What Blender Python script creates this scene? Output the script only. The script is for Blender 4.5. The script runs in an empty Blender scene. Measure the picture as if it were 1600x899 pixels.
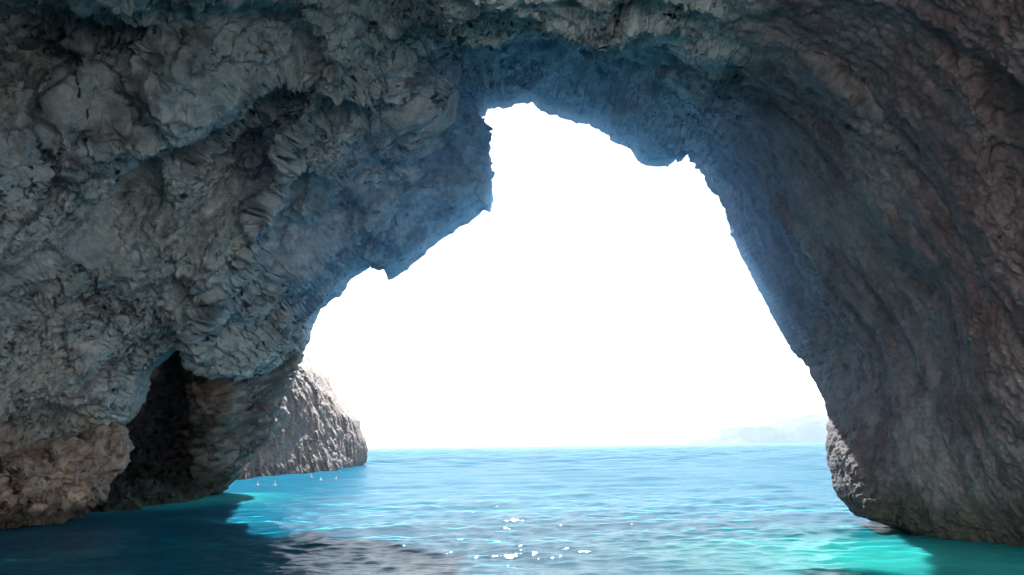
import bpy, math
import numpy as np
from mathutils import Matrix, Vector

R = math.radians
S = bpy.context.scene
COL = S.collection

# ------------------------------------------------------------------ camera
W0, H0, F0 = 1600.0, 899.0, 1330.0        # photograph frame and focal length in its pixels
CAM_H = 2.0
PITCH, ROLL = R(10.5), R(0.72)
f_ = np.array([0, math.cos(PITCH), math.sin(PITCH)])
r0 = np.array([1.0, 0, 0]); u0 = np.array([0, -math.sin(PITCH), math.cos(PITCH)])
r_ = r0 * math.cos(ROLL) - u0 * math.sin(ROLL)
u_ = u0 * math.cos(ROLL) + r0 * math.sin(ROLL)
CAM = np.array([0, 0, CAM_H])
cd = bpy.data.cameras.new('camera'); cam = bpy.data.objects.new('camera', cd); COL.objects.link(cam)
cd.sensor_fit = 'HORIZONTAL'; cd.sensor_width = 36.0; cd.lens = 36.0 * F0 / W0
cd.clip_start = 0.05; cd.clip_end = 20000
M = Matrix.Identity(4)
for i in range(3):
    M[i][0], M[i][1], M[i][2], M[i][3] = r_[i], u_[i], -f_[i], CAM[i]
cam.matrix_world = M
S.camera = cam

# ------------------------------------------------------------------ sky, sun, exposure
SUN_EL, SUN_AZ = R(37), R(1)             # azimuth from +Y, positive to the right
wd = bpy.data.worlds.new('World'); S.world = wd; wd.use_nodes = True
nt = wd.node_tree; bg = nt.nodes['Background']
sky = nt.nodes.new('ShaderNodeTexSky'); sky.sky_type = 'NISHITA'; sky.sun_disc = False
sky.sun_elevation = SUN_EL; sky.sun_rotation = SUN_AZ
sky.air_density = 1.0; sky.dust_density = 0.9; sky.ozone_density = 1.5
nt.links.new(sky.outputs[0], bg.inputs[0]); bg.inputs[1].default_value = 0.05
sl = bpy.data.lights.new('sun', 'SUN'); sl.energy = 5.0; sl.angle = R(0.5); sl.color = (1.0, 0.97, 0.93)
so = bpy.data.objects.new('sun', sl); COL.objects.link(so)
sd = Vector((math.sin(SUN_AZ) * math.cos(SUN_EL), math.cos(SUN_AZ) * math.cos(SUN_EL), math.sin(SUN_EL)))
so.rotation_euler = sd.to_track_quat('Z', 'Y').to_euler(); so.location = sd * 60
S.view_settings.view_transform = 'Standard'; S.view_settings.look = 'None'
S.view_settings.exposure = 2.38; S.view_settings.gamma = 1.0
S.cycles.use_denoising = True
S.cycles.max_bounces = 10; S.cycles.diffuse_bounces = 5; S.cycles.volume_bounces = 1
HAZE = 0.00017
GLARE, GLARE_R = 0.036, (13.5, 9.5, 9.0)

# ------------------------------------------------------------------ numeric helpers
def ray(px, py):
    px = np.asarray(px, float); py = np.asarray(py, float)
    a = (px - W0 / 2) / F0; b = (py - H0 / 2) / F0
    return f_ + a[..., None] * r_ - b[..., None] * u_
def pt(px, py, D): return CAM + ray(px, py) * np.asarray(D, float)[..., None]
def wdepth(px, py):                        # depth at which this direction meets the water
    return -CAM_H / ray(px, py)[..., 2]

rng = np.random.default_rng(7)
PERM = rng.permutation(256).astype(np.int32); PERM = np.concatenate([PERM, PERM, PERM])
g = rng.normal(size=(256, 3)); GRAD = (g / np.linalg.norm(g, axis=1)[:, None]).astype(np.float32)
def perlin(p):
    p = np.asarray(p, np.float32)
    i = np.floor(p).astype(np.int32); f = p - i; i &= 255
    u = f * f * f * (f * (f * 6 - 15) + 10)
    out = None
    def corner(dx, dy, dz):
        h = PERM[PERM[PERM[(i[..., 0] + dx) & 255] + ((i[..., 1] + dy) & 255)] + ((i[..., 2] + dz) & 255)]
        gr = GRAD[h]
        return gr[..., 0] * (f[..., 0] - dx) + gr[..., 1] * (f[..., 1] - dy) + gr[..., 2] * (f[..., 2] - dz)
    L = lambda a, b, t: a + t * (b - a)
    x00 = L(corner(0, 0, 0), corner(1, 0, 0), u[..., 0]); x10 = L(corner(0, 1, 0), corner(1, 1, 0), u[..., 0])
    x01 = L(corner(0, 0, 1), corner(1, 0, 1), u[..., 0]); x11 = L(corner(0, 1, 1), corner(1, 1, 1), u[..., 0])
    return 1.6 * L(L(x00, x10, u[..., 1]), L(x01, x11, u[..., 1]), u[..., 2])
def fbm(p, n, gain=0.5, lac=2.03, seed=0.0):
    s = 0; a = 1.0; q = np.asarray(p, np.float32) + seed
    for k in range(n):
        s = s + a * perlin(q); q = q * lac + 17.3; a *= gain
    return s
def ridged(p, n, gain=0.5, lac=2.07, seed=0.0):
    s = 0; a = 1.0; q = np.asarray(p, np.float32) + seed
    for k in range(n):
        s = s + a * (0.5 - np.abs(perlin(q))) * 2; q = q * lac + 9.7; a *= gain
    return s
RND = rng.random((256, 8)).astype(np.float32)
def facet(p, seed=0):                      # broken planar faces: each cell is a tilted plane of its own
    p = np.asarray(p, np.float32) + seed * 7.31; i = np.floor(p - 0.5).astype(np.int32)
    best = np.full(p.shape[:-1], 9e9, np.float32); out = np.zeros(p.shape[:-1], np.float32)
    for c in range(8):
        j = i + np.array([c & 1, c >> 1 & 1, c >> 2], np.int32)
        h = PERM[PERM[PERM[j[..., 0] & 255] + (j[..., 1] & 255)] + (j[..., 2] & 255)]; r = RND[h]
        d = p - (j + 0.5 + 0.85 * (r[..., :3] - 0.5)); d2 = (d * d).sum(-1)
        val = (r[..., 3] - 0.5) * 0.35 + ((r[..., 4:7] - 0.5) * d).sum(-1) * 2.2
        m = d2 < best; best = np.where(m, d2, best); out = np.where(m, val, out)
    return out
def sstep(a, b, x):
    t = np.clip((x - a) / (b - a), 0, 1); return t * t * (3 - 2 * t)
def basis(d):                              # rows: along the strata, across, normal to bedding
    d = np.array(d, float); d /= np.linalg.norm(d)
    a = np.cross(d, [0.3, 1, 0.1]); a /= np.linalg.norm(a); b = np.cross(d, a)
    return np.stack([d, a, b], 1)
def aniso(P, d, stretch):
    q = P @ basis(d); q = q.copy(); q[..., 0] /= stretch; return q
def tps(ctrl):                             # smooth 1/depth through control points (px, py, depth)
    c = np.array(ctrl, float); X = c[:, :2] / 500.0; y = 1.0 / c[:, 2]; n = len(X)
    K = lambda r2: np.where(r2 > 0, 0.5 * r2 * np.log(np.maximum(r2, 1e-12)), 0)
    d2 = ((X[:, None] - X[None]) ** 2).sum(-1)
    A = np.zeros((n + 3, n + 3)); A[:n, :n] = K(d2) + np.eye(n) * 2e-3
    A[:n, n] = 1; A[:n, n + 1:] = X; A[n, :n] = 1; A[n + 1:, :n] = X.T
    w = np.linalg.solve(A, np.concatenate([y, [0, 0, 0]]))
    def ev(px, py):
        q = np.stack([px, py], -1) / 500.0
        s = w[n] + q[..., 0] * w[n + 1] + q[..., 1] * w[n + 2]
        for k in range(n):
            s = s + w[k] * K((q[..., 0] - X[k, 0]) ** 2 + (q[..., 1] - X[k, 1]) ** 2)
        return 1.0 / np.clip(s, 1 / 160.0, 1 / 5.0)
    return ev
def resample(poly, n, ow=0.0):
    poly = np.array(poly, float)
    seg = np.linalg.norm(np.diff(poly[:, :2], axis=0), axis=1)
    if ow: seg = seg + ow * np.linalg.norm(np.diff(poly[:, 2:], axis=0), axis=1)
    t = np.concatenate([[0], np.cumsum(seg)])
    q = np.linspace(0, t[-1], n)
    return np.stack([np.interp(q, t, poly[:, k]) for k in range(poly.shape[1])], 1), t
def gsmooth(a, sig):
    k = int(sig * 3) + 1; w = np.exp(-0.5 * (np.arange(-k, k + 1) / sig) ** 2); w /= w.sum()
    p = np.concatenate([2 * a[0] - a[1:k + 1][::-1], a, 2 * a[-1] - a[-k - 1:-1][::-1]])
    return np.stack([np.convolve(p[:, j], w, 'valid') for j in range(a.shape[1])], 1)
def grid_normals(P, toward=CAM):
    du = np.gradient(P, axis=0); dv = np.gradient(P, axis=1)
    n = np.cross(du, dv); n /= np.linalg.norm(n, axis=-1)[..., None] + 1e-12
    return n
def face_camera(n, P):
    s = np.sign(((CAM - P) * n).sum(-1)); s[s == 0] = 1
    return n * (1 if np.median(s) > 0 else -1)
def grid_mesh(name, P, C, mat, flip=False, parent=None, wrap=False):
    nu, nv = P.shape[:2]
    idx = np.arange(nu * nv).reshape(nu, nv)
    if wrap: idx = np.concatenate([idx, idx[:1]], 0)
    a, b, c, d = idx[:-1, :-1], idx[1:, :-1], idx[1:, 1:], idx[:-1, 1:]
    q = np.stack([a, d, c, b] if flip else [a, b, c, d], -1).reshape(-1, 4)
    me = bpy.data.meshes.new(name)
    me.vertices.add(nu * nv); me.vertices.foreach_set('co', P.reshape(-1).astype(np.float32))
    me.loops.add(q.size); me.loops.foreach_set('vertex_index', q.reshape(-1).astype(np.int32))
    me.polygons.add(len(q)); me.polygons.foreach_set('loop_start', (np.arange(len(q)) * 4).astype(np.int32))
    me.update(calc_edges=True)
    me.polygons.foreach_set('use_smooth', np.ones(len(q), bool))
    if C is not None:
        at = me.color_attributes.new('rock_colour', 'FLOAT_COLOR', 'POINT')
        at.data.foreach_set('color', np.concatenate([C, np.ones(C.shape[:2] + (1,))], -1).reshape(-1).astype(np.float32))
    me.materials.append(mat)
    o = bpy.data.objects.new(name, me); COL.objects.link(o)
    if parent: o.parent = parent
    return o
def tag(o, label=None, cat=None, group=None, kind=None):
    for k, v in (('label', label), ('category', cat), ('group', group), ('kind', kind)):
        if v: o[k] = v
    return o
def empty(name, loc=(0, 0, 0)):
    o = bpy.data.objects.new(name, None); COL.objects.link(o); o.location = loc
    o.empty_display_size = 0.5
    return o

def crease(q, seed): return np.clip(1 - 3.2 * np.abs(perlin(q + seed)), 0, 1) ** 1.5
def scallop(P, d, st, k=1.0):              # sharp crests, hollows and pits, in metres
    q = aniso(P, d, st); w = q + 0.28 * np.stack([fbm(q / 0.9, 2, seed=s_) for s_ in (1.0, 7.0, 13.0)], -1)
    return k * (-0.40 * np.abs(perlin(w / 1.2 / k + 5)) - 0.24 * np.abs(perlin(w / 0.5 / k + 15)) - 0.12 * np.abs(perlin(w / 0.24 / k + 25)) - 0.06 * np.abs(perlin(w / 0.12 / k + 2))
                - 0.2 * crease(w / 1.7 / k, 3.0) - 0.25 * np.maximum(0, perlin(w / 0.6 / k + 40) - 0.25) + 0.22)

def beds(P, d, wave, seed, rot=0.0):            # bedding steps: a slow lean out, then a sharp return
    q = P @ basis(d); c = q[..., 1] * math.cos(rot) + q[..., 2] * math.sin(rot)
    t = c / wave + 0.55 * fbm(q / np.array([9.0, 4.0, 4.0]), 3, seed=seed); k = np.floor(t); t = t - k
    a = 0.55 + 0.45 * np.sin(k * 12.9898 + seed)
    return a * (np.where(t < 0.8, t / 0.8, (1 - t) / 0.2) - 0.5)

# ------------------------------------------------------------------ materials
def rock_mat(name, bump=0.7, scale=1.0, rough=0.85, spec=0.25):
    m = bpy.data.materials.new(name); m.use_nodes = True
    t = m.node_tree; N = t.nodes; Lk = t.links; b = N['Principled BSDF']
    at = N.new('ShaderNodeAttribute'); at.attribute_name = 'rock_colour'
    tc = N.new('ShaderNodeTexCoord')
    n1 = N.new('ShaderNodeTexNoise'); n1.inputs['Scale'].default_value = 3.1 * scale; n1.inputs['Detail'].default_value = 9; n1.inputs['Roughness'].default_value = 0.78
    n2 = N.new('ShaderNodeTexNoise'); n2.inputs['Scale'].default_value = 14 * scale; n2.inputs['Detail'].default_value = 6; n2.inputs['Roughness'].default_value = 0.7
    for n in (n1, n2): Lk.new(tc.outputs['Object'], n.inputs['Vector'])
    mr = N.new('ShaderNodeMapRange'); mr.inputs[1].default_value = 0.3; mr.inputs[2].default_value = 0.72; mr.inputs[3].default_value = 0.55; mr.inputs[4].default_value = 1.5
    Lk.new(n1.outputs[0], mr.inputs[0])
    mul = N.new('ShaderNodeVectorMath'); mul.operation = 'SCALE'
    Lk.new(at.outputs['Color'], mul.inputs[0]); Lk.new(mr.outputs[0], mul.inputs['Scale'])
    Lk.new(mul.outputs[0], b.inputs['Base Color'])
    b.inputs['Roughness'].default_value = rough
    b.inputs['Specular IOR Level'].default_value = spec
    bp = N.new('ShaderNodeBump'); bp.inputs['Strength'].default_value = bump; bp.inputs['Distance'].default_value = 0.06
    Lk.new(n2.outputs[0], bp.inputs['Height']); Lk.new(bp.outputs[0], b.inputs['Normal'])
    return m
M_ROCK = rock_mat('limestone')
M_FAR = rock_mat('headland_limestone', 0.4, 0.4)

# ------------------------------------------------------------------ the arch: inner surface
LIP = [  # traced outline of the mouth, px, py, with the depth of each point and where its strip runs to
 # px, py, outer px, outer py
 (125,842,-650,1010),(140,815,-650,980),(150,792,-650,950),(150,770,-650,900),(165,735,-650,820),(180,700,-650,720),(190,672,-650,640),(205,657,-650,560),
 (218.5,643.5,-650,500),(230,620,-650,430),(237,600,-650,370),(235,592,-650,340),(238.5,580,-650,300),(253.5,570,-650,250),(270,555,-650,200),(277,545,-650,170),
 (305,543,-650,120),(330,548,-650,70),(360,553,-650,10),(385,566,-650,-40),(402,584,-650,-80),(418,592,-650,-110),(440,582,-640,-160),(458,572,-620,-200),(467,561,-600,-240),
 (477,548,-580,-270),(483.5,534,-560,-300),(488,515,-540,-330),(494,502,-520,-350),(500.5,490,-500,-370),(506,480.6,-490,-380),(511,479,-480,-390),(520.7,468,-460,-410),
 (531,462.5,-440,-430),(539,451,-420,-450),(548.7,436,-390,-470),(562.7,429,-360,-490),(578,420,-320,-510),(589,409.6,-150,-580),(593,409,0,-620),(598.5,420,130,-642),
 (603,428,215,-650),(606,437.6,262,-650),(615.7,434,264,-650),(628,427.6,266,-650),(637.5,424,268,-650),(647,412,270,-650),(665.5,397,273,-650),(669,390,275,-650),
 (689,376,278,-650),(693.5,372,280,-650),(704.4,367,282,-650),(718,354.5,285,-650),(734,350,288,-650),(746.4,340.5,291,-650),(749.5,338,293,-650),(757,330.5,296,-650),
 (766.7,332,300,-650),(770,322,304,-650),(772,312.5,310,-650),(768,291,325,-650),(766,273.5,340,-650),(767,249,358,-650),(762.7,235.6,375,-650),(760,222,400,-650),
 (753,211,430,-650),(755.6,199,470,-650),(750,186.7,520,-650),(759,181,560,-650),(763,172,600,-650),(776.7,168.5,650,-650),(786.7,170,690,-655),(796.7,168,730,-660),
 (809,163,780,-665),(822,162,830,-670),(831,161,880,-680),(840,166.7,920,-690),(844.5,174,950,-695),(855.7,180,990,-700),(871,179.6,1030,-700),(879,185.6,1060,-700),
 (893.5,191.6,1100,-700),(909,193,1150,-700),(921,194.5,1190,-700),(928,201,1210,-700),(936,202.5,1235,-700),(939,206,1250,-700),(950,211.6,1280,-700),(953.5,219,1300,-700),
 (963,225,1330,-700),(984,232.6,1370,-700),(989.4,240,1390,-700),(995,252,1410,-700),(1007,259,1440,-700),(1028,261,1480,-700),(1044,261,1520,-700),(1048,256.6,1540,-700),
 (1055,250,1560,-700),(1059,254,1580,-700),(1065.5,253,1600,-700),(1067.6,247,1610,-700),(1064.5,242.7,1620,-700),(1069.5,238,1640,-700),(1072,237,1660,-695),(1075,245,1690,-690),
 (1076.7,253,1710,-680),(1084,256.6,1740,-670),(1085,263,1770,-660),(1092,267.6,1810,-640),(1099,275,1850,-620),(1101.6,283,1890,-590),(1105.6,292,1930,-560),(1113.6,300,1980,-530),
 (1123,308,2030,-490),(1131,327,2080,-430),(1137.6,346,2120,-380),(1143,368,2150,-320),(1158,400.5,2190,-230),(1180.5,444,2230,-120),(1201,482,2260,-20),(1212.6,504.5,2270,50),
 (1222,521.5,2280,100),(1231.5,538.5,2290,150),(1243,556,2300,200),(1250.4,561,2300,240),(1263,573.6,2300,290),(1265.6,587.6,2300,340),(1277,604.7,2300,390),(1284.5,621,2300,430),
 (1290.5,643,2300,480),(1294.5,657,2300,520),(1291.5,665,2300,550),(1291.5,674,2300,580),(1290.5,687,2300,610),(1289,696,2300,640),(1290.5,713.5,2300,680),(1292.7,726.8,2300,710),
 (1299,740,2300,740),(1300,759,2300,780),(1309.4,777.5,2300,810),(1324,792,2300,840),(1333.4,805.6,2300,870),(1352,810,2300,890),(1373.5,817.6,2300,910),(1399,824,2300,930),
 (1417.5,829.6,2300,950),(1432,838.4,2300,970),(1445,858,2300,1010),(1460,890,2300,1080)]
CTRL = [(-650,880,16),(-300,843,20),(0,812,25),(110,800,27),(1352,810,20.0),(1399,824,18.7),(1432,838,17.9),(1510,845,16.9),(1600,853,15.9),(2000,903,12),(2300,930,10.5),
 (1333,805,20.6),(1300,745,22.0),(1290,680,23.2),(1297,640,23.8),(1243,556,25.2),(1180,444,26.6),(1131,327,27.2),(1085,263,27.6),(1050,255,28.2),(984,232,28.2),(900,192,28.4),(830,161,28.4),
 (755,190,28.6),(766,260,28.6),(768,330,28.6),(690,376,29),(606,437,29.4),(589,410,29.8),(539,451,30.6),(494,502,31.5),(467,561,32.2),(418,590,31),(360,553,30),(305,543,28.7),(250,570,28),(230,620,27.6),(200,660,27.4),(165,735,27.4),
 (0,650,25.2),(100,600,25.6),(60,720,26),(220,590,27.4),(250,450,26.2),(100,400,23.2),(0,300,20),(0,0,17.5),(-300,0,14),(-300,350,15),(250,200,22.0),(410,340,25.4),(350,420,25.6),(400,200,25.2),(300,110,19.2),(500,140,22.6),(480,250,24.2),(350,500,28.6),(400,540,30.2),(450,470,29.8),
 (560,250,25.6),(600,380,28),(670,200,26.3),(690,290,27),(500,0,17.5),(300,0,18),(700,80,23.2),(800,0,18.5),(900,100,24),(1050,0,17.8),(1050,150,24.4),(1200,0,16.3),(1200,200,22.2),(1400,0,14.6),(1600,0,12.6),(1300,300,20.3),(1250,450,23.8),(1400,500,19.8),(1600,300,13.9),
 (1600,600,15),(1450,700,18.2),(1350,650,21.8),(1500,800,16.9),(-650,300,12.5),(-650,-300,11),(0,-650,11),(800,-650,13.0),(1500,-650,12),(2300,-300,7.6),(2300,400,9),(-650,700,15)]
depthA = tps(CTRL)

NU = 1900
lipr, tl = resample(LIP, NU, 0.25)
LIPA = np.array(LIP, float)
lip = lipr[:, :2]; outer = gsmooth(lipr[:, 2:], 14)
tg = np.gradient(lip, axis=0); tg /= np.linalg.norm(tg, axis=1)[:, None] + 1e-9
jn = np.arange(NU)[:, None] * np.array([[1.0, 0, 0]])
jag = 2.2 * perlin(jn / 17) + 1.6 * perlin(jn / 7 + 30) + 1.0 * perlin(jn / 3 + 60)
jagv = np.stack([tg[:, 1], -tg[:, 0]], 1) * jag[:, None]
lips = gsmooth(lip, 12)
# v: dense inside the frame, coarse beyond
v = np.concatenate([np.linspace(0, 0.62, 480, endpoint=False), np.linspace(0.62, 1.0, 60)])
V = v[None, :, None]
PX = lips[:, None] * (1 - V) + outer[:, None] * V + (lip - lips)[:, None] * np.exp(-V / 0.06) + jagv[:, None] * np.exp(-V / 0.008)
X, Y = PX[..., 0], PX[..., 1]
D = depthA(X, Y)
Vg = np.broadcast_to(v[None], D.shape)
lip_dist = np.linalg.norm(PX - PX[:, :1], axis=-1)
# the rim turns away towards the sea
D = D + 1.3 * np.exp(-lip_dist / 16.0) * (1 - 0.8 * sstep(520, 640, Y) * sstep(1000, 1100, X)) + 2.4 * np.exp(-lip_dist / 75.0) * (1 - 0.9 * sstep(520, 640, Y) * sstep(1000, 1100, X))

def blob(px, py, rx, ry, ang, amp, pw=2.0):      # a hollow (amp > 0) or a rib (amp < 0) in metres of depth
    a = R(ang); dx, dy = X - px, Y - py
    u = (dx * math.cos(a) - dy * math.sin(a)) / rx; w = (dx * math.sin(a) + dy * math.cos(a)) / ry
    return amp * np.exp(-(u * u + w * w) ** (pw / 2))
wob = fbm(np.stack([X / 90, Y / 90, X * 0], -1), 3)
X, Y = X + 14 * wob, Y + 14 * fbm(np.stack([X / 90, Y / 90, X * 0 + 5], -1), 3)
D = D + blob(400, 210, 85, 42, 62, 2.6) + blob(425, 165, 22, 60, -30, 0.3) + blob(462, 205, 120, 20, 64, -1.3)
D = D + blob(375, 400, 150, 12, 62, -1.0) + blob(396, 414, 150, 16, 62, 1.0) + blob(60, 250, 50, 80, 10, 1.6) + blob(200, 320, 26, 110, -25, 1.0) + blob(60, 470, 60, 40, 20, 1.3)
D = D + blob(120, 520, 30, 40, 20, -0.7) + blob(90, 620, 110, 40, 10, -0.6) + blob(40, 665, 90, 22, 15, 0.9)
D = D + blob(300, 40, 330, 70, 14, 2.4) + blob(330, 112, 260, 26, 14, -0.25) + blob(20, 60, 160, 120, 0, 2.0) + blob(600, 60, 120, 40, 0, 0.7)
D = D + blob(640, 165, 26, 90, 15, -1.3) + blob(690, 240, 24, 110, -12, 1.3) + blob(560, 330, 60, 50, 0, 0.5) + blob(530, 90, 30, 50, 0, -0.3)
D = D + blob(540, 320, 30, 26, 0, 0.6) + blob(650, 310, 60, 18, 10, -0.6) + blob(180, 130, 60, 60, 0, 0.8)
D = D + blob(1300, 130, 110, 24, -40, -0.7) + blob(1440, 250, 190, 22, -58, 0.55) + blob(1500, 150, 90, 30, -50, -0.5) + blob(1460, 440, 60, 30, -20, 0.5) + blob(1580, 260, 30, 120, 10, 0.8)
D = D + blob(1220, 330, 160, 12, -64, -0.3) + blob(1330, 720, 90, 14, -62, -0.3) + blob(1000, 60, 70, 40, 0, 0.6) + blob(860, 60, 40, 30, 0, 0.6) + blob(1150, 60, 90, 20, -30, -0.4)
X, Y = PX[..., 0], PX[..., 1]
P = pt(X, Y, D)

# weights of the three zones
wr = sstep(1040, 1180, X + 0.25 * (Y - 250)); wl = sstep(760, 640, X - 0.15 * (Y - 200)) * (1 - wr); wc = np.clip(1 - wr - wl, 0, 1)
DL, DC, DR_ = (0.52, 0.30, 0.74), (0.9, 0.35, 0.1), (-0.30, 0.35, 0.85)
fade = (0.02 + 0.98 * sstep(0, 60, lip_dist))
nrm = face_camera(grid_normals(P), P)
def zones(fn): return wl * fn(aniso(P, DL, 4.2)) + wc * fn(aniso(P, DC, 1.9)) + wr * fn(aniso(P, DR_, 6.0))
big = zones(lambda q: 0.75 * fbm(q / 4.5, 2, seed=3.1) + 0.42 * ridged(q / 2.2, 3, seed=8.2))
msk = sstep(-0.35, 0.35, perlin(P / 5.5 + 4))
big = big + wl * (0.8 * beds(P, DL, 2.9, 3.0) + 0.34 * beds(P, DL, 1.05, 8.0) * (0.3 + 0.7 * msk) + 0.14 * beds(P, DL, 0.36, 5.0) * msk) + wr * (0.22 * beds(P, DR_, 1.7, 5.0) + 0.10 * beds(P, DR_, 0.5, 2.0) * msk) + wc * (0.30 * beds(P, DC, 1.6, 6.0, 0.6) + 0.15 * beds(P, DC, 0.7, 1.0, 0.6))
P = P + nrm * (big * fade * (1 - 0.62 * wr))[..., None]
nb = nrm.copy()
for ax in (0, 1):                         # the base normal, evened out, so that relief never folds over itself
    for k_ in (1, 2, 4, 8): nb = nb + np.roll(nb, k_, ax) + np.roll(nb, -k_, ax); nb /= np.linalg.norm(nb, axis=-1)[..., None]
nrm = 0.35 * face_camera(grid_normals(P), P) + nb; nrm /= np.linalg.norm(nrm, axis=-1)[..., None]
rough_zone = (1 - 0.66 * wr) * np.clip(0.85 + 0.6 * perlin(P / 3.0 + 90), 0.55, 1.4)
WARP = 0.10 * np.stack([fbm(P / 0.5, 2, seed=s_) for s_ in (1.0, 7.0, 13.0)], -1)
def mid_fn(q):
    w = q + WARP
    return (0.34 * fbm(w / 1.7, 6, 0.62, seed=21.0) + 0.14 * facet(w / 3.6, 4) + 0.13 * facet(w / 1.5, 1) + 0.09 * facet(w / 0.62, 2) + 0.05 * facet(w / 0.3, 3) - 0.14 * crease(w / 1.9, 3.0) - 0.08 * crease(w / 0.8, 9.0))
mid = zones(mid_fn)
Pw = P + WARP * 2
pit2 = np.maximum(0, perlin(Pw / 1.5 + 70) + 0.4 * perlin(Pw / 0.5 + 3) - 0.30)
pit = np.maximum(0, perlin(Pw / 0.55 + 40) + 0.6 * perlin(Pw / 0.24 + 11) - 0.22)
P = P + nrm * ((mid - 0.30 * pit - 0.45 * pit2) * rough_zone * (0.1 + 0.9 * sstep(2, 55, lip_dist)))[..., None]
nrm = face_camera(grid_normals(P), P)
fine = -0.06 * np.abs(perlin(P / 0.19 + 5)) - 0.05 * np.abs(perlin(P / 0.10 + 9)) - 0.16 * np.maximum(0, perlin(P / 0.24 + 51) - 0.15) + 0.025 * facet(P / 0.16, 5) + 0.025 * perlin(P / 0.07)
P = P + nrm * (fine * (0.45 + 0.8 * rough_zone) * (0.3 + 0.7 * sstep(0, 20, lip_dist)))[..., None]

# rock colour: grey green limestone, tan and rust stains, a damp dark green foot
def mixc(c, col, w): return c * (1 - w[..., None]) + np.array(col) * w[..., None]
def rock_colour(P, X, Y, wl, wc, wr):
    n1 = fbm(P / 3.0, 4, 0.6, seed=33.0); n2 = fbm(P / 1.1, 4, 0.6, seed=51.0); n3 = fbm(P / 0.45, 3, 0.6, seed=77.0)
    C = np.ones(P.shape) * np.array([0.42, 0.465, 0.455])
    C = mixc(C, (0.50, 0.51, 0.47), sstep(-0.1, 0.7, n2) * 0.7)
    C = mixc(C, (0.19, 0.235, 0.22), sstep(0.05, 0.8, n1) * 0.75)
    C = mixc(C, (0.13, 0.115, 0.12), sstep(0.15, 0.8, fbm(P / 1.7, 4, 0.65, seed=91.0)) * 0.8)
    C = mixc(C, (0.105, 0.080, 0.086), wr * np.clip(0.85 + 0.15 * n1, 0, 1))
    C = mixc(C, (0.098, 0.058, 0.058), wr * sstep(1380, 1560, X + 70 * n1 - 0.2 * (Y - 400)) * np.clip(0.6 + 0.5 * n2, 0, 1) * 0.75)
    strk = fbm(aniso(P, DR_, 9.0) / 0.5, 4, 0.6, seed=17)
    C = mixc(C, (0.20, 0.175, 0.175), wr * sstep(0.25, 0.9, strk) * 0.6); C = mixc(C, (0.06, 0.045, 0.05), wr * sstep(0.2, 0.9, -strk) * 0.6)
    stl = fbm(aniso(P, DL, 6.0) / 0.6, 4, 0.6, seed=37)
    C = mixc(C, (0.6, 0.6, 0.56), wl * sstep(0.3, 0.95, stl) * 0.6)
    C = mixc(C, (0.36, 0.25, 0.18), wl * sstep(650, 730, Y + 60 * n2 + 0.1 * X) * sstep(330, 250, X) * 0.75)
    C = mixc(C, (0.085, 0.036, 0.038), wr * np.exp(-((X - 1470 - 0.42 * (Y - 300)) / 55) ** 2) * sstep(120, 260, Y) * sstep(0.0, 0.7, strk + 0.3 * n2) * 0.55)
    C = mixc(C, (0.25, 0.12, 0.08), np.exp(-((X - 400) / 50) ** 2 - ((Y - 440) / 70) ** 2) * sstep(-0.2, 0.5, n2) * 0.6)
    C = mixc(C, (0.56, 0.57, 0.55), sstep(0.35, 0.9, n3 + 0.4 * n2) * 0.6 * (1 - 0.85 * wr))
    C = mixc(C, (0.14, 0.13, 0.13), sstep(0.3, 0.8, fbm(aniso(P, DL, 3.0) / 0.32, 3, 0.6, seed=5)) * 0.55 * wl)
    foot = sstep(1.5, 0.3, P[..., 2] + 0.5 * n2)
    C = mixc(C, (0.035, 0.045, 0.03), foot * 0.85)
    return np.clip(C, 0.02, 0.62)
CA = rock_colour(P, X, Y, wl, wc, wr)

# rear: the cave runs on behind the viewer
last = P[:, -1]
rear = []
shade_hood = sstep(0, -500, outer[:, 1]) * np.maximum(sstep(800, 100, outer[:, 0]), 0.8 + 0.1 * sstep(1500, 2000, outer[:, 0]))     # added roof curtain out of view, shades the upper rock, lowest on the left
for k, (yy, zz) in enumerate(((0.3, 7.9), (1.5, 7.5), (5.0, 8.3))):
    t = last.copy(); t[:, 1] = (np.minimum(last[:, 1], 8.2) * shade_hood + last[:, 1] * (1 - shade_hood)) - yy; t[:, 0] *= 1.0 + 0.03 * k
    t[:, 2] = last[:, 2] * (1 - shade_hood) + np.minimum(last[:, 2], zz) * shade_hood
    t += 0.35 * np.stack([perlin(t / 2 + s) for s in (1, 2, 3)], -1); rear.append(t)
rear = np.stack(rear, 1)
P = np.concatenate([P, rear], 1); CA = np.concatenate([CA, np.repeat(CA[:, -1:], rear.shape[1], 1)], 1)

arch = empty('sea_arch', (0.0, 28.0, 0.0))
tag(arch, 'huge grey limestone sea cave arch framing the bright sky over open water', 'rock arch')
def cut(s0): return int(np.argmin(np.linalg.norm(lip - np.array(s0), axis=1)))
i1, i2 = cut((752, 188)), cut((1072, 237))
OFF = np.array(arch.location)
flipA = None
def order_flip(P):                          # faces turned to the camera
    n = np.cross(P[1, 0] - P[0, 0], P[0, 1] - P[0, 0]); return bool(np.median([((CAM - P[i, 40]) * np.cross(P[i + 1, 40] - P[i, 40], P[i, 41] - P[i, 40])).sum() for i in range(10, len(P) - 10, 25)]) < 0)
fa = order_flip(P)
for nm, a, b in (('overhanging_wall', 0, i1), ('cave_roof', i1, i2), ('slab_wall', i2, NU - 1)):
    grid_mesh(nm, P[a:b + 1] - OFF, CA[a:b + 1], M_ROCK, fa, arch)

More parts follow.
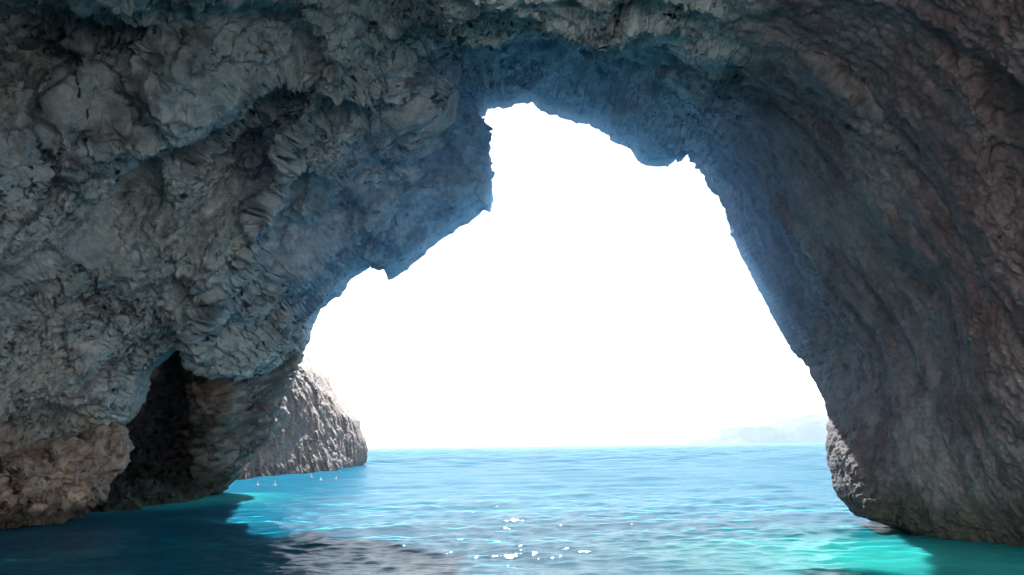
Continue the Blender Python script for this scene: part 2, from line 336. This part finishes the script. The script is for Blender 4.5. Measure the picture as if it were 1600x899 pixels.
# the arch seen from the sea: thickness behind the rim and the cliff front
L0 = P[:, 0]; D0 = D[:, 0]
e = (outer - lips); e /= np.linalg.norm(e, axis=1)[:, None]
e3 = e[:, :1] * r_ - e[:, 1:] * u_
e3s = gsmooth(e3, 25); e3s /= np.linalg.norm(e3s, axis=1)[:, None]
sI = np.arange(NU)
k_in = 1 - 0.62 * (1 - sstep(cut((440, 582)), cut((494, 502)), sI))
dirr = (L0 - CAM) / D0[:, None]
Ls = pt(lips[:, 0], lips[:, 1], D0); mo = ((L0 - Ls) * e3s).sum(1); mo = np.max(np.stack([np.roll(mo, k) for k in range(-16, 17)]), 0)
Lout = Ls + e3s * (np.maximum(mo, 0) + 0.3)[:, None]
rings = [L0]
for d, o in ((0.5, 0.25), (1.3, 0.7), (2.4, 1.5), (4.0, 3.4), (5.5, 5.0), (6.5, 6.2), (9.0, 6.8)):
    q = Lout + dirr * (d * k_in)[:, None] + e3s * (o * k_in)[:, None]
    q = q + e3s * (0.12 * d * k_in * (0.8 + 0.5 * fbm(q / 2.0, 3, seed=6.0)))[:, None] + f_ * (0.5 * min(d, 3) * perlin(q / 1.4 + 30) * k_in)[:, None] * (0.6 if d > 1 else 0.2)
    q[:, 2] = np.maximum(q[:, 2], -1.5)
    rings.append(q)
end = P[:, -1] + np.stack([0.6 * np.sign(P[:, -1, 0]) * (np.abs(P[:, -1, 0]) > 6), 0 * sI, 0.7 + 0 * sI], -1)
for w_ in (0.2, 0.4, 0.6, 0.8, 1.0):
    q = rings[7] * (1 - w_) + end * w_; q = q + (e3s * (0.9 * perlin(q / 3.0) + 0.5 * perlin(q / 1.3))[:, None]) * (1 - w_); rings.append(q)
RG = np.stack(rings, 1); 
CO = np.ones(RG.shape) * np.array([0.33, 0.31, 0.27])
grid_mesh('cliff_front', RG - OFF, CO, M_ROCK, not fa, arch)

# added rock out of view at the left, blocks light to the upper wall
def add_shade_rock():
    a = np.linspace(0, 2 * math.pi, 90, endpoint=False); b = np.linspace(-math.pi / 2, math.pi / 2, 60)
    Q = np.stack([4.1 * np.cos(b)[None] * np.cos(a)[:, None], 1.5 * np.cos(b)[None] * np.sin(a)[:, None], 6.3 * np.sin(b)[None] * np.ones((90, 1))], -1) + np.array([-9.5, 6.6, 8.6])
    c = Q.mean((0, 1)); dn = (Q - c); dn /= np.linalg.norm(dn, axis=-1)[..., None] + 1e-6
    Q = Q + dn * (0.5 * fbm(Q / 2.0, 4, seed=3) + 0.2 * facet(Q / 0.9, 2))[..., None]
    grid_mesh('shade_rock', Q - OFF, np.ones(Q.shape) * np.array([0.3, 0.31, 0.3]), M_ROCK, False, arch, True)
add_shade_rock()

# ------------------------------------------------------------------ closed rocks from a traced outline
def inflate_rock(name, outline, depth, T, mat, colfn, nth=420, nr=150, dirs=(0.2, 0.3, 0.9), amp=1.0, center=None, stretch=1.3):
    ol = np.array(outline + outline[:1], float); ol, _ = resample(ol, nth + 1); ol = ol[:-1]
    c = np.array(center if center else ol.mean(0))
    # front: centre -> outline; back: outline -> centre
    rr = np.concatenate([np.sin(np.linspace(0.0, math.pi / 2, nr)), np.sin(np.linspace(math.pi / 2, math.pi, nr // 3))[1:]])
    sg = np.concatenate([-np.ones(nr), np.ones(nr // 3 - 1)])
    sm = np.stack([np.convolve(np.concatenate([ol[-20:, j], ol[:, j], ol[:20, j]]), np.ones(41) / 41, 'valid') for j in (0, 1)], 1)
    px = c[None, None] + (sm - c)[:, None] * rr[None, :, None] + (ol - sm)[:, None] * (rr ** 6)[None, :, None]
    base = depth(px[..., 0], px[..., 1])
    DD = base + sg[None] * T * np.sqrt(np.maximum(0, 1 - rr[None] ** 2.4))
    Q = pt(px[..., 0], px[..., 1], DD)
    fadeq = np.maximum(0.15, np.sqrt(np.maximum(0, 1 - rr ** 3)))[None]
    n = grid_normals(Q); n = face_camera(n, Q)
    q = aniso(Q, dirs, stretch)
    Q = Q + n * (amp * fadeq * (0.35 * fbm(q / 1.6, 3, seed=4) + 0.22 * ridged(q / 0.9, 3, seed=15)))[..., None]
    n = face_camera(grid_normals(Q), Q)
    q = aniso(Q, dirs, stretch)
    Q = Q + n * (amp * (0.4 + 0.6 * fadeq) * (0.5 * scallop(Q, dirs, stretch) + 0.35 * facet(q / 1.0, 6) + 0.2 * facet(q / 0.42, 7) + 0.06 * facet(q / 0.18, 8)))[..., None]
    C = colfn(Q, px[..., 0], px[..., 1])
    base_pt = np.array([Q[..., 0].mean(), Q[..., 1].mean(), 0.0])
    fl = bool(((CAM - Q[0, nr // 2]) * np.cross(Q[1, nr // 2] - Q[0, nr // 2], Q[0, nr // 2 + 1] - Q[0, nr // 2])).sum() < 0)
    o = grid_mesh(name, Q - base_pt, C, mat, fl, None, True); o.location = base_pt
    return o
def boulder_col(Q, X, Y):
    n = fbm(Q / 1.2, 4, 0.6, seed=12); n2 = fbm(Q / 0.4, 4, 0.6, seed=19)
    C = np.ones(Q.shape) * np.array([0.29, 0.235, 0.20])
    C = mixc(C, (0.40, 0.32, 0.25), sstep(0.0, 0.7, n2) * 0.7)
    C = mixc(C, (0.15, 0.085, 0.075), sstep(0.1, 0.7, n) * 0.8)
    C = mixc(C, (0.45, 0.38, 0.30), sstep(0.35, 0.9, n2 - 0.3 * n) * 0.6)
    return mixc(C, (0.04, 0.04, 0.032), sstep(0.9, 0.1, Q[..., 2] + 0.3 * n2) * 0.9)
B_OUT = [(188,666),(196,680),(203.5,694),(198,707),(195,724),(186,737),(178,749),(166,759),(161,775),(143,786),(125,800),(100,818),(30,836),(-60,852),(-140,850),(-180,800),(-160,750),(-90,742),(-30,738),(10,724),(60,704),(110,692),(150,674),(172,664)]
depthB = tps([(188,664,27.4),(200,700,26.7),(165,760,26.6),(143,786,26.8),(100,790,25.6),(50,800,25.0),(0,812,24.2),(-100,825,22.6),(-180,800,22),(-90,738,23.9),(0,718,25.6),(100,686,26.8),(100,740,25.2),(30,765,24.2)])
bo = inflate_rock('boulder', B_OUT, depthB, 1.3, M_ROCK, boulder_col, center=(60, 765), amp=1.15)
tag(bo, 'rust brown boulder at the waterline under the grey overhanging wall', 'boulder')

# ------------------------------------------------------------------ buttress with the dark recess, and the headland
def sheet(name, right, left, ctrl, mat, colfn, nu, nv, wrap, rim, dirs, stretch, amp, kd=1.0, bed=0.0):
    rt, _ = resample(right, nu); lf, _ = resample(left, nu)
    rs = gsmooth(rt, 6)
    uu = np.linspace(0, 1, nv)[None, :, None]
    px = lf[:, None] * (1 - uu) + rs[:, None] * uu + (rt - rs)[:, None] * np.exp(-(1 - uu) / 0.06)
    x, y = px[..., 0], px[..., 1]
    ld = np.linalg.norm(px - px[:, -1:], axis=-1)
    dd = tps(ctrl)(x, y) + rim * np.exp(-ld / 9.0)
    Q = pt(x, y, dd)
    fd = 0.15 + 0.85 * sstep(0, 35, ld)
    n = face_camera(grid_normals(Q), Q); q = aniso(Q, dirs, stretch)
    Q = Q + n * (amp * fd * (0.6 * fbm(q / 3.2, 2, seed=44) + 0.5 * ridged(q / 1.7, 4, 0.55, seed=23)))[..., None]
    n = face_camera(grid_normals(Q), Q); q = aniso(Q, dirs, stretch)
    Q = Q + n * (amp * (0.3 + 0.7 * fd) * (0.4 * scallop(Q, dirs, stretch, kd) + kd * (0.35 * facet(q / 1.3 / kd, 6) + 0.2 * facet(q / 0.5 / kd, 7) + 0.08 * facet(q / 0.22 / kd, 8) + bed * (0.8 * beds(Q, dirs, 1.3, 2.0) + 0.4 * beds(Q, dirs, 0.45, 4.0)))))[..., None]
    # round the far side off and close the back
    dr = (Q[:, -1] - CAM) / dd[:, -1][:, None]
    rr3 = [Q]
    for d, o in wrap:
        w = Q[:, -1] + dr * d - r_ * o + u_ * (-0.25 * o)
        w = w + 0.15 * min(d, 4) * np.stack([perlin(w / 1.5 + s) for s in (2, 4, 6)], -1)
        rr3.append(w[:, None])
    Q2 = np.concatenate(rr3, 1)
    k = len(wrap)
    x2 = np.concatenate([x, np.repeat(x[:, -1:], k, 1)], 1); y2 = np.concatenate([y, np.repeat(y[:, -1:], k, 1)], 1)
    C = colfn(Q2, x2, y2)
    base_pt = np.array([Q[..., 0].mean(), Q[..., 1].mean(), 0.0])
    i = nu // 2; j = nv // 2
    fl = bool(((CAM - Q[i, j]) * np.cross(Q[i + 1, j] - Q[i, j], Q[i, j + 1] - Q[i, j])).sum() < 0)
    o = grid_mesh(name, Q2 - base_pt, C, mat, fl); o.location = base_pt
    return o
BR = [(318,815),(330,790),(338,771),(348,763),(367,748),(383.5,726),(396,706),(412.6,690),(432,676),(445,664.5),(449,648),(446,635.5),(438,619),(450,606),(461,587),(467,569),(472,540),(474,500),(474,400),(460,250)]
BL = [(-220,890),(-220,840),(-220,780),(-220,700),(-220,600),(-220,500),(-220,380),(-220,200)]
BC = [(338,771,38.3),(297,779,34.6),(257,781.5,33.4),(222,787,31.6),(180,791,30.3),(130,796,29.2),(60,810,27.6),(-220,840,23),(-220,300,28),(250,650,45),(285,580,43),(285,660,42),(285,720,39),(250,740,39),(200,740,37),(250,765,34),(200,690,43),(150,600,45),(100,500,44),(200,480,44),(250,520,44),(305,740,35.5),(312,640,35),
 (345,650,33.6),(330,590,33.0),(318,720,34.2),(380,610,34.0),(430,600,35.2),(440,640,38),(412,690,38.6),(367,748,39),(467,569,36.5),(400,500,34.5),(310,500,34.5),(474,450,36),(460,250,37),(200,250,36)]
def buttress_col(Q, X, Y):
    n = fbm(Q / 1.6, 4, 0.6, seed=62); n2 = fbm(aniso(Q, (0.85, 0.3, 0.45), 4) / 0.5, 4, 0.6, seed=29)
    C = np.ones(Q.shape) * np.array([0.19, 0.175, 0.155])
    C = mixc(C, (0.10, 0.11, 0.09), sstep(-0.1, 0.7, n) * 0.8)
    C = mixc(C, (0.33, 0.28, 0.23), sstep(0.1, 0.8, n2) * 0.7)
    C = mixc(C, (0.08, 0.055, 0.05), sstep(0.15, 0.8, -n2) * 0.7)
    C = mixc(C, (0.32, 0.15, 0.085), np.exp(-((X - 332) / 20) ** 2 - ((Y - 585) / 34) ** 2) * 0.85)
    C = mixc(C, (0.03, 0.032, 0.038), sstep(322, 300, X + 10 * n) * 0.9)  # shade of the recess, painted into the rock colour
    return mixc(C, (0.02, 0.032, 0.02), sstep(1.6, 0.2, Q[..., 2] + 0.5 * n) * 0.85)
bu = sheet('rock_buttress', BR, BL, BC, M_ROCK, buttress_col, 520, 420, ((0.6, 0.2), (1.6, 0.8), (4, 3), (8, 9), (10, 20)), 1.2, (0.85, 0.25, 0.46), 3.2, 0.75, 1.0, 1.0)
tag(bu, 'layered rock buttress right of the dark recess, leaning out over the water', 'rock buttress')

HR = [(500,752),(530,741),(548,733.5),(563,728),(573,721),(574.5,702),(571,685),(564,670),(563,657),(548,644),(539.6,629.7),(528,614),(518,602),(515,589),(502,575),(493,562),(479,549),(462,541),(440,535),(400,530)]
HL = [(300,790),(300,770),(300,740),(300,700),(300,650),(300,600),(300,560),(300,535)]
HC = [(378,748,57),(427,742.5,63),(467,739.6,68),(513,737,74),(548,733,83),(563,728,92),(574,702,93),(563,657,92),(520,602,90),(493,562,88),(479,549,86),(400,530,80),(300,770,50),(300,600,56),(400,640,62),(450,600,70),(500,650,77),(450,690,68),(480,585,78),(530,680,82)]
def headland_col(Q, X, Y):
    n = fbm(Q / 4, 4, 0.6, seed=71); n2 = fbm(aniso(Q, (0.1, 0.1, 1), 4) / 1.2, 4, 0.6, seed=13)
    C = np.ones(Q.shape) * np.array([0.125, 0.088, 0.07])
    C = mixc(C, (0.11, 0.115, 0.115), sstep(0.0, 0.6, n) * 0.8)
    C = mixc(C, (0.17, 0.125, 0.10), sstep(0.1, 0.8, n2) * 0.7)
    C = mixc(C, (0.07, 0.055, 0.05), sstep(0.15, 0.8, -n2 + 0.3 * n) * 0.6)
    C = mixc(C, (0.15, 0.095, 0.055), sstep(8.2, 10.0, Q[..., 2] + 1.2 * n2) * 0.8)
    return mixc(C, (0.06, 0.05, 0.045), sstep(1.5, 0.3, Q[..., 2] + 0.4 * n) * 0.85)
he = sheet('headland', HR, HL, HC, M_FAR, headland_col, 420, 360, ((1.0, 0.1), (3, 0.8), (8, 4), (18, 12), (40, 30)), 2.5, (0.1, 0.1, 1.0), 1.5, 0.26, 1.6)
tag(he, 'smaller brown rock headland beyond the arch, sloping down to the sea', 'headland')

# ------------------------------------------------------------------ far hills
def hills():
    prof = np.array([(1050,696),(1075,689),(1100,679),(1125,671),(1160,662),(1190,657),(1230,653),(1290,650),(1360,642),(1450,646),(1600,660),(1750,690)], float)
    n = 240; pr, _ = resample(prof, n); Dh = 1500.0
    ridge = pt(pr[:, 0], pr[:, 1], np.full(n, Dh)); ridge[:, 2] += 5 * fbm(ridge / 60, 4, seed=2)
    rows = []
    for t in np.linspace(0, 1, 60):
        h = math.sin(t * math.pi); dy = (t - 0.5) * 180
        q = ridge.copy(); q[:, 2] = ridge[:, 2] * h - 3; q[:, 1] += dy
        q[:, 2] += 9 * h * ridged(q / 120, 3, seed=4) * min(1, 1.2 * h) - 9 * h * h
        rows.append(q)
    Q = np.stack(rows, 1); Q[..., 2] = np.where(Q[..., 2] < -3, -3, Q[..., 2])
    C = np.ones(Q.shape) * np.array([0.04, 0.05, 0.035]); C = mixc(C, (0.10, 0.09, 0.07), sstep(0, 0.6, fbm(Q / 80, 4, seed=6)))
    o = grid_mesh('hills', Q, C, rock_mat('hillside', 0.2, 0.02, 1.0, 0.0), True); o['kind'] = 'structure'
hills()

# ------------------------------------------------------------------ added unseen slope behind the viewer, bounces sun onto the cave rock
def add_bounce_slope():
    x = np.linspace(-15, 66, 160); t = np.linspace(0, 1, 90)
    Xc, T = np.meshgrid(x, t, indexing='ij')
    z = -2 + 42 * T; y = -11 - 8 * T + 0.003 * Xc ** 2
    Q = np.stack([Xc, y, z], -1)
    Q[..., 1] += 3.0 * fbm(Q / 12, 5, seed=3) + 0.8 * ridged(Q / 4, 4, seed=6)
    Q[..., 2] += 3.0 * T * fbm(Q / 15, 4, seed=1)
    top = Q[:, -1:] + np.array([0, -30, 3.0]); bot = top * [1, 1, 0] + [0, -4, -2]
    e0 = np.concatenate([Q, top, bot], 1)
    end = e0[-1:].copy(); end[..., 1] -= 30; end[..., 0] -= 3
    e0 = np.concatenate([e0, end], 0)
    C = np.ones(e0.shape) * np.array([0.80, 0.80, 0.79]); C = mixc(C, (0.68, 0.68, 0.66), sstep(0, 0.8, fbm(e0 / 6, 4, seed=8)) * 0.6)
    o = grid_mesh('bounce_slope', e0, C, M_ROCK, True); o['kind'] = 'structure'
add_bounce_slope()

# ------------------------------------------------------------------ sea
def sea():
    ang = np.concatenate([np.linspace(-180, -46, 50, endpoint=False), np.linspace(-46, 46, 820, endpoint=False), np.linspace(46, 180, 51)])
    dist = np.concatenate([[0.01, 0.7, 1.5, 2.5, 3.5, 4.5, 5.4, 6.2, 6.9], 1 / np.linspace(1 / 7.5, 1 / 60, 560), np.arange(60.8, 400, 0.9), np.arange(401, 1500, 3.2), 1505 * 3.0 ** np.linspace(0, 1, 14)])
    A, Dd = np.meshgrid(np.radians(ang), dist, indexing='ij')
    A, Dd = A.astype(np.float32), Dd.astype(np.float32)
    x, y = Dd * np.sin(A), Dd * np.cos(A)
    step = np.gradient(dist).astype(np.float32)
    z = np.zeros_like(x); dx = np.zeros_like(x); dy = np.zeros_like(x)
    def waves(n, lo, hi, slope, j0, j1, gain, seed, spread):
        r = np.random.default_rng(seed); sl = slice(j0, j1); xs, ys = x[:, sl], y[:, sl]
        for k in range(n):
            lam = lo * (hi / lo) ** (r.random() ** 1.2); th = r.normal(0, spread) + 0.2
            kx, ky = math.sin(th) * 2 * math.pi / lam, -math.cos(th) * 2 * math.pi / lam
            a = slope * lam / (2 * math.pi) * math.sqrt(2 / n) * (0.6 + 0.8 * r.random()) * gain * sstep(0.5, 0.25, step[sl] / lam)
            a = a.astype(np.float32)[None]; ph = (kx * xs + ky * ys + r.random() * 6.28).astype(np.float32)
            z[:, sl] += a * np.sin(ph); q = 0.8 * a * np.cos(ph); dx[:, sl] += q * math.sin(th); dy[:, sl] -= q * math.cos(th)
    j60, j400 = int(np.searchsorted(dist, 62)), int(np.searchsorted(dist, 400))
    patch = 0.85 + 0.4 * perlin(np.stack([x / 9, y / 6, x * 0], -1))
    waves(60, 0.34, 1.5, 0.12, 9, j60 + 40, sstep(70, 45, dist[9:j60 + 40]), 3, 0.6)
    z *= patch
    waves(24, 1.8, 7.0, 0.04, 0, j400, sstep(420, 300, dist[:j400]), 4, 0.6)
    waves(24, 3.5, 11.0, 0.08, j60 - 120, j400 + 40, sstep(40, 110, dist[j60 - 120:j400 + 40]) * sstep(440, 360, dist[j60 - 120:j400 + 40]), 5, 0.5)
    waves(20, 13.0, 28.0, 0.045, j400 - 150, len(dist), sstep(300, 420, dist[j400 - 150:]), 6, 0.45)
    P = np.stack([x + dx, y + dy, z], -1)
    m = bpy.data.materials.new('sea_water'); m.use_nodes = True
    t = m.node_tree; N = t.nodes; Lk = t.links; b = N['Principled BSDF']
    at = N.new('ShaderNodeAttribute'); at.attribute_name = 'rock_colour'
    Lk.new(at.outputs['Color'], b.inputs['Base Color'])
    b.inputs['IOR'].default_value = 1.33
    b.inputs['Subsurface Weight'].default_value = 1.0; b.inputs['Subsurface Radius'].default_value = (0.25, 1.0, 1.1); b.inputs['Subsurface Scale'].default_value = 2.0   # light spreads inside the water
    ge = N.new('ShaderNodeNewGeometry'); ln = N.new('ShaderNodeVectorMath'); ln.operation = 'LENGTH'; Lk.new(ge.outputs['Position'], ln.inputs[0])
    rg = N.new('ShaderNodeMapRange'); rg.inputs[1].default_value = 15; rg.inputs[2].default_value = 160; rg.inputs[3].default_value = 0.075; rg.inputs[4].default_value = 0.1   # waves too small to model, out at sea
    Lk.new(ln.outputs['Value'], rg.inputs[0]); Lk.new(rg.outputs[0], b.inputs['Roughness'])
    rs = N.new('ShaderNodeMapRange'); rs.inputs[1].default_value = 15; rs.inputs[2].default_value = 120; rs.inputs[3].default_value = 0.5; rs.inputs[4].default_value = 0.5
    Lk.new(ln.outputs['Value'], rs.inputs[0]); Lk.new(rs.outputs[0], b.inputs['Specular IOR Level'])
    tc = N.new('ShaderNodeTexCoord')
    hs = []
    for sc, dist_, st in (((2.2, 3.6, 1), 0.05, 0.25), ((7.0, 11.0, 1), 0.022, 0.5)):
        mp = N.new('ShaderNodeMapping'); mp.inputs['Scale'].default_value = sc; mp.inputs['Rotation'].default_value = (0, 0, 0.15)
        n = N.new('ShaderNodeTexNoise'); n.inputs['Scale'].default_value = 1; n.inputs['Detail'].default_value = 3; n.inputs['Roughness'].default_value = 0.5
        Lk.new(tc.outputs['Object'], mp.inputs['Vector']); Lk.new(mp.outputs[0], n.inputs['Vector'])
        bp = N.new('ShaderNodeBump'); bp.inputs['Strength'].default_value = st; bp.inputs['Distance'].default_value = dist_
        Lk.new(n.outputs[0], bp.inputs['Height'])
        if hs: Lk.new(hs[-1].outputs[0], bp.inputs['Normal'])
        hs.append(bp)
    Lk.new(hs[-1].outputs[0], b.inputs['Normal'])
    b2 = N.new('ShaderNodeBsdfPrincipled'); b2.inputs['Specular IOR Level'].default_value = 0.0; b2.inputs['Roughness'].default_value = 0.6   # facets too small to model that show only the water body
    b2.inputs['Subsurface Weight'].default_value = 1.0; b2.inputs['Subsurface Radius'].default_value = (0.25, 1.0, 1.1); b2.inputs['Subsurface Scale'].default_value = 2.0
    Lk.new(at.outputs['Color'], b2.inputs['Base Color']); Lk.new(hs[-1].outputs[0], b2.inputs['Normal'])
    fx = N.new('ShaderNodeMapRange'); fx.inputs[1].default_value = 10; fx.inputs[2].default_value = 45; fx.inputs[3].default_value = 0.62; fx.inputs[4].default_value = 0.8
    Lk.new(ln.outputs['Value'], fx.inputs[0])
    mx = N.new('ShaderNodeMixShader'); Lk.new(fx.outputs[0], mx.inputs[0]); Lk.new(b.outputs[0], mx.inputs[1]); Lk.new(b2.outputs[0], mx.inputs[2]); Lk.new(mx.outputs[0], N['Material Output'].inputs['Surface'])
    # body colour: deep blue green, underwater sun glow by the walls painted in as turquoise
    C = np.ones(P.shape) * np.array([0.003, 0.038, 0.066])
    n = fbm(np.stack([x / 5, y / 5, x * 0], -1), 4, seed=8)
    def near(poly, wd):
        d = np.full(x.shape, 1e9)
        for (a, b2) in zip(poly[:-1], poly[1:]):
            ax, ay = a; bx, by = b2; l2 = (bx - ax) ** 2 + (by - ay) ** 2
            tt = np.clip(((x - ax) * (bx - ax) + (y - ay) * (by - ay)) / l2, 0, 1)
            d = np.minimum(d, np.hypot(x - ax - tt * (bx - ax), y - ay - tt * (by - ay)))
        return np.exp(-(d / wd) ** 2)
    def w2(px, py):
        q = pt(px, py, wdepth(px, py)); return (q[0], q[1])
    glow_r = near([w2(1400, 870), w2(1500, 870), w2(1600, 885), w2(1800, 905)], 3.2)
    C = mixc(C, (0.014, 0.22, 0.205), np.clip(glow_r * (0.9 + 0.35 * n), 0, 1))
    glow_l = near([w2(130, 797), w2(200, 792), w2(257, 784), w2(310, 778)], 2.6)
    C = mixc(C, (0.012, 0.26, 0.24), np.clip(0.75 * glow_l * (0.9 + 0.6 * n), 0, 1))
    o = grid_mesh('sea', P, C, m, True); o['kind'] = 'structure'
sea()

# ------------------------------------------------------------------ buoys off the headland
def mat_plain(name, col, rough=0.4):
    m = bpy.data.materials.new(name); m.use_nodes = True; t = m.node_tree; b = t.nodes['Principled BSDF']
    n = t.nodes.new('ShaderNodeTexNoise'); n.inputs['Scale'].default_value = 6
    cr = t.nodes.new('ShaderNodeMix'); cr.data_type = 'RGBA'; cr.inputs[6].default_value = (*col, 1); cr.inputs[7].default_value = (*[c * 0.8 for c in col], 1)
    t.links.new(n.outputs[0], cr.inputs[0]); t.links.new(cr.outputs[2], b.inputs['Base Color']); b.inputs['Roughness'].default_value = rough
    return m
M_BUOY = mat_plain('white_buoy_plastic', (0.85, 0.85, 0.83))
def lathe(name, prof, mat, parent, n=20):
    a = np.linspace(0, 2 * math.pi, n, endpoint=False)
    pr = np.array(prof, float)
    P = np.stack([pr[None, :, 0] * np.cos(a)[:, None], pr[None, :, 0] * np.sin(a)[:, None], np.broadcast_to(pr[None, :, 1], (n, len(pr)))], -1)
    return grid_mesh(name, P, None, mat, False, parent, True)
def buoy(px, py, label, src=None):
    q = pt(px, py, wdepth(px, py)); root = empty('buoy', (q[0], q[1], 0)); root.scale = (0.45, 0.45, 0.5 + 0.08 * math.sin(px)); root.rotation_euler = (0.15 * math.sin(px * 2.1), 0.2 * math.cos(px * 1.3), px)
    tag(root, label, 'buoy', 'white buoys floating off the headland')
    if src is None:
        lathe('float_body', [(0.0, -0.14), (0.14, -0.13), (0.21, -0.04), (0.22, 0.04), (0.17, 0.13), (0.08, 0.2), (0.045, 0.25), (0.0, 0.255)], M_BUOY, root)
        lathe('marker_pole', [(0.0, 0.2), (0.026, 0.22), (0.024, 0.5), (0.0, 0.505)], M_BUOY, root, 10)
    else:
        for ch in src.children:
            c = ch.copy(); COL.objects.link(c); c.parent = root
    return root
b0 = None
for px, py, lb in ((402, 759, 'small white buoy nearest the buttress, leftmost of the row'), (429, 759.5, 'small white buoy second from the buttress in the row'),
                   (486, 746, 'small white buoy in the middle of the row, nearest the headland foot'), (501, 751, 'small white buoy second from the open sea in the row'),
                   (525, 749.5, 'small white buoy nearest the headland tip, rightmost of the row')):
    o = buoy(px, py, lb, b0); b0 = b0 or o

# ------------------------------------------------------------------ sea haze
def haze():
    lo, hi = (-4600, -4600, -3), (4600, 4600, 240)
    me = bpy.data.meshes.new('haze')
    vs = [(x, y, z) for x in (lo[0], hi[0]) for y in (lo[1], hi[1]) for z in (lo[2], hi[2])]
    me.from_pydata(vs, [], [(0, 1, 3, 2), (4, 6, 7, 5), (0, 4, 5, 1), (2, 3, 7, 6), (0, 2, 6, 4), (1, 5, 7, 3)])
    m = bpy.data.materials.new('sea_haze'); m.use_nodes = True; t = m.node_tree
    t.nodes.remove(t.nodes['Principled BSDF'])
    v_ = t.nodes.new('ShaderNodeVolumePrincipled'); v_.inputs['Color'].default_value = (0.68, 0.84, 1.0, 1); v_.inputs['Density'].default_value = HAZE; v_.inputs['Anisotropy'].default_value = 0.35
    t.links.new(v_.outputs[0], t.nodes['Material Output'].inputs['Volume'])
    me.materials.append(m)
    o = bpy.data.objects.new('haze', me); COL.objects.link(o); o['kind'] = 'stuff'
if HAZE > 0: haze()
def glare_veil():                                # added blue volume that stands for the glare round the cave mouth
    n, k = 48, 25
    a = np.linspace(0, 2 * math.pi, n, endpoint=False); b = np.linspace(-math.pi / 2, math.pi / 2, k)
    Q = np.stack([GLARE_R[0] * np.cos(b)[None] * np.cos(a)[:, None], GLARE_R[1] * np.cos(b)[None] * np.sin(a)[:, None], GLARE_R[2] * np.sin(b)[None] * np.ones((n, 1))], -1)
    m = bpy.data.materials.new('blue_glare_veil'); m.use_nodes = True; t = m.node_tree
    t.nodes.remove(t.nodes['Principled BSDF'])
    v_ = t.nodes.new('ShaderNodeVolumePrincipled'); v_.inputs['Color'].default_value = (0.26, 0.58, 1.0, 1); v_.inputs['Density'].default_value = GLARE; v_.inputs['Anisotropy'].default_value = 0.0
    t.links.new(v_.outputs[0], t.nodes['Material Output'].inputs['Volume'])
    o = grid_mesh('glare_veil', Q, None, m, False, None, True); o.location = (2.6, 28.0, 12.5); o['kind'] = 'stuff'
if GLARE > 0: glare_veil()
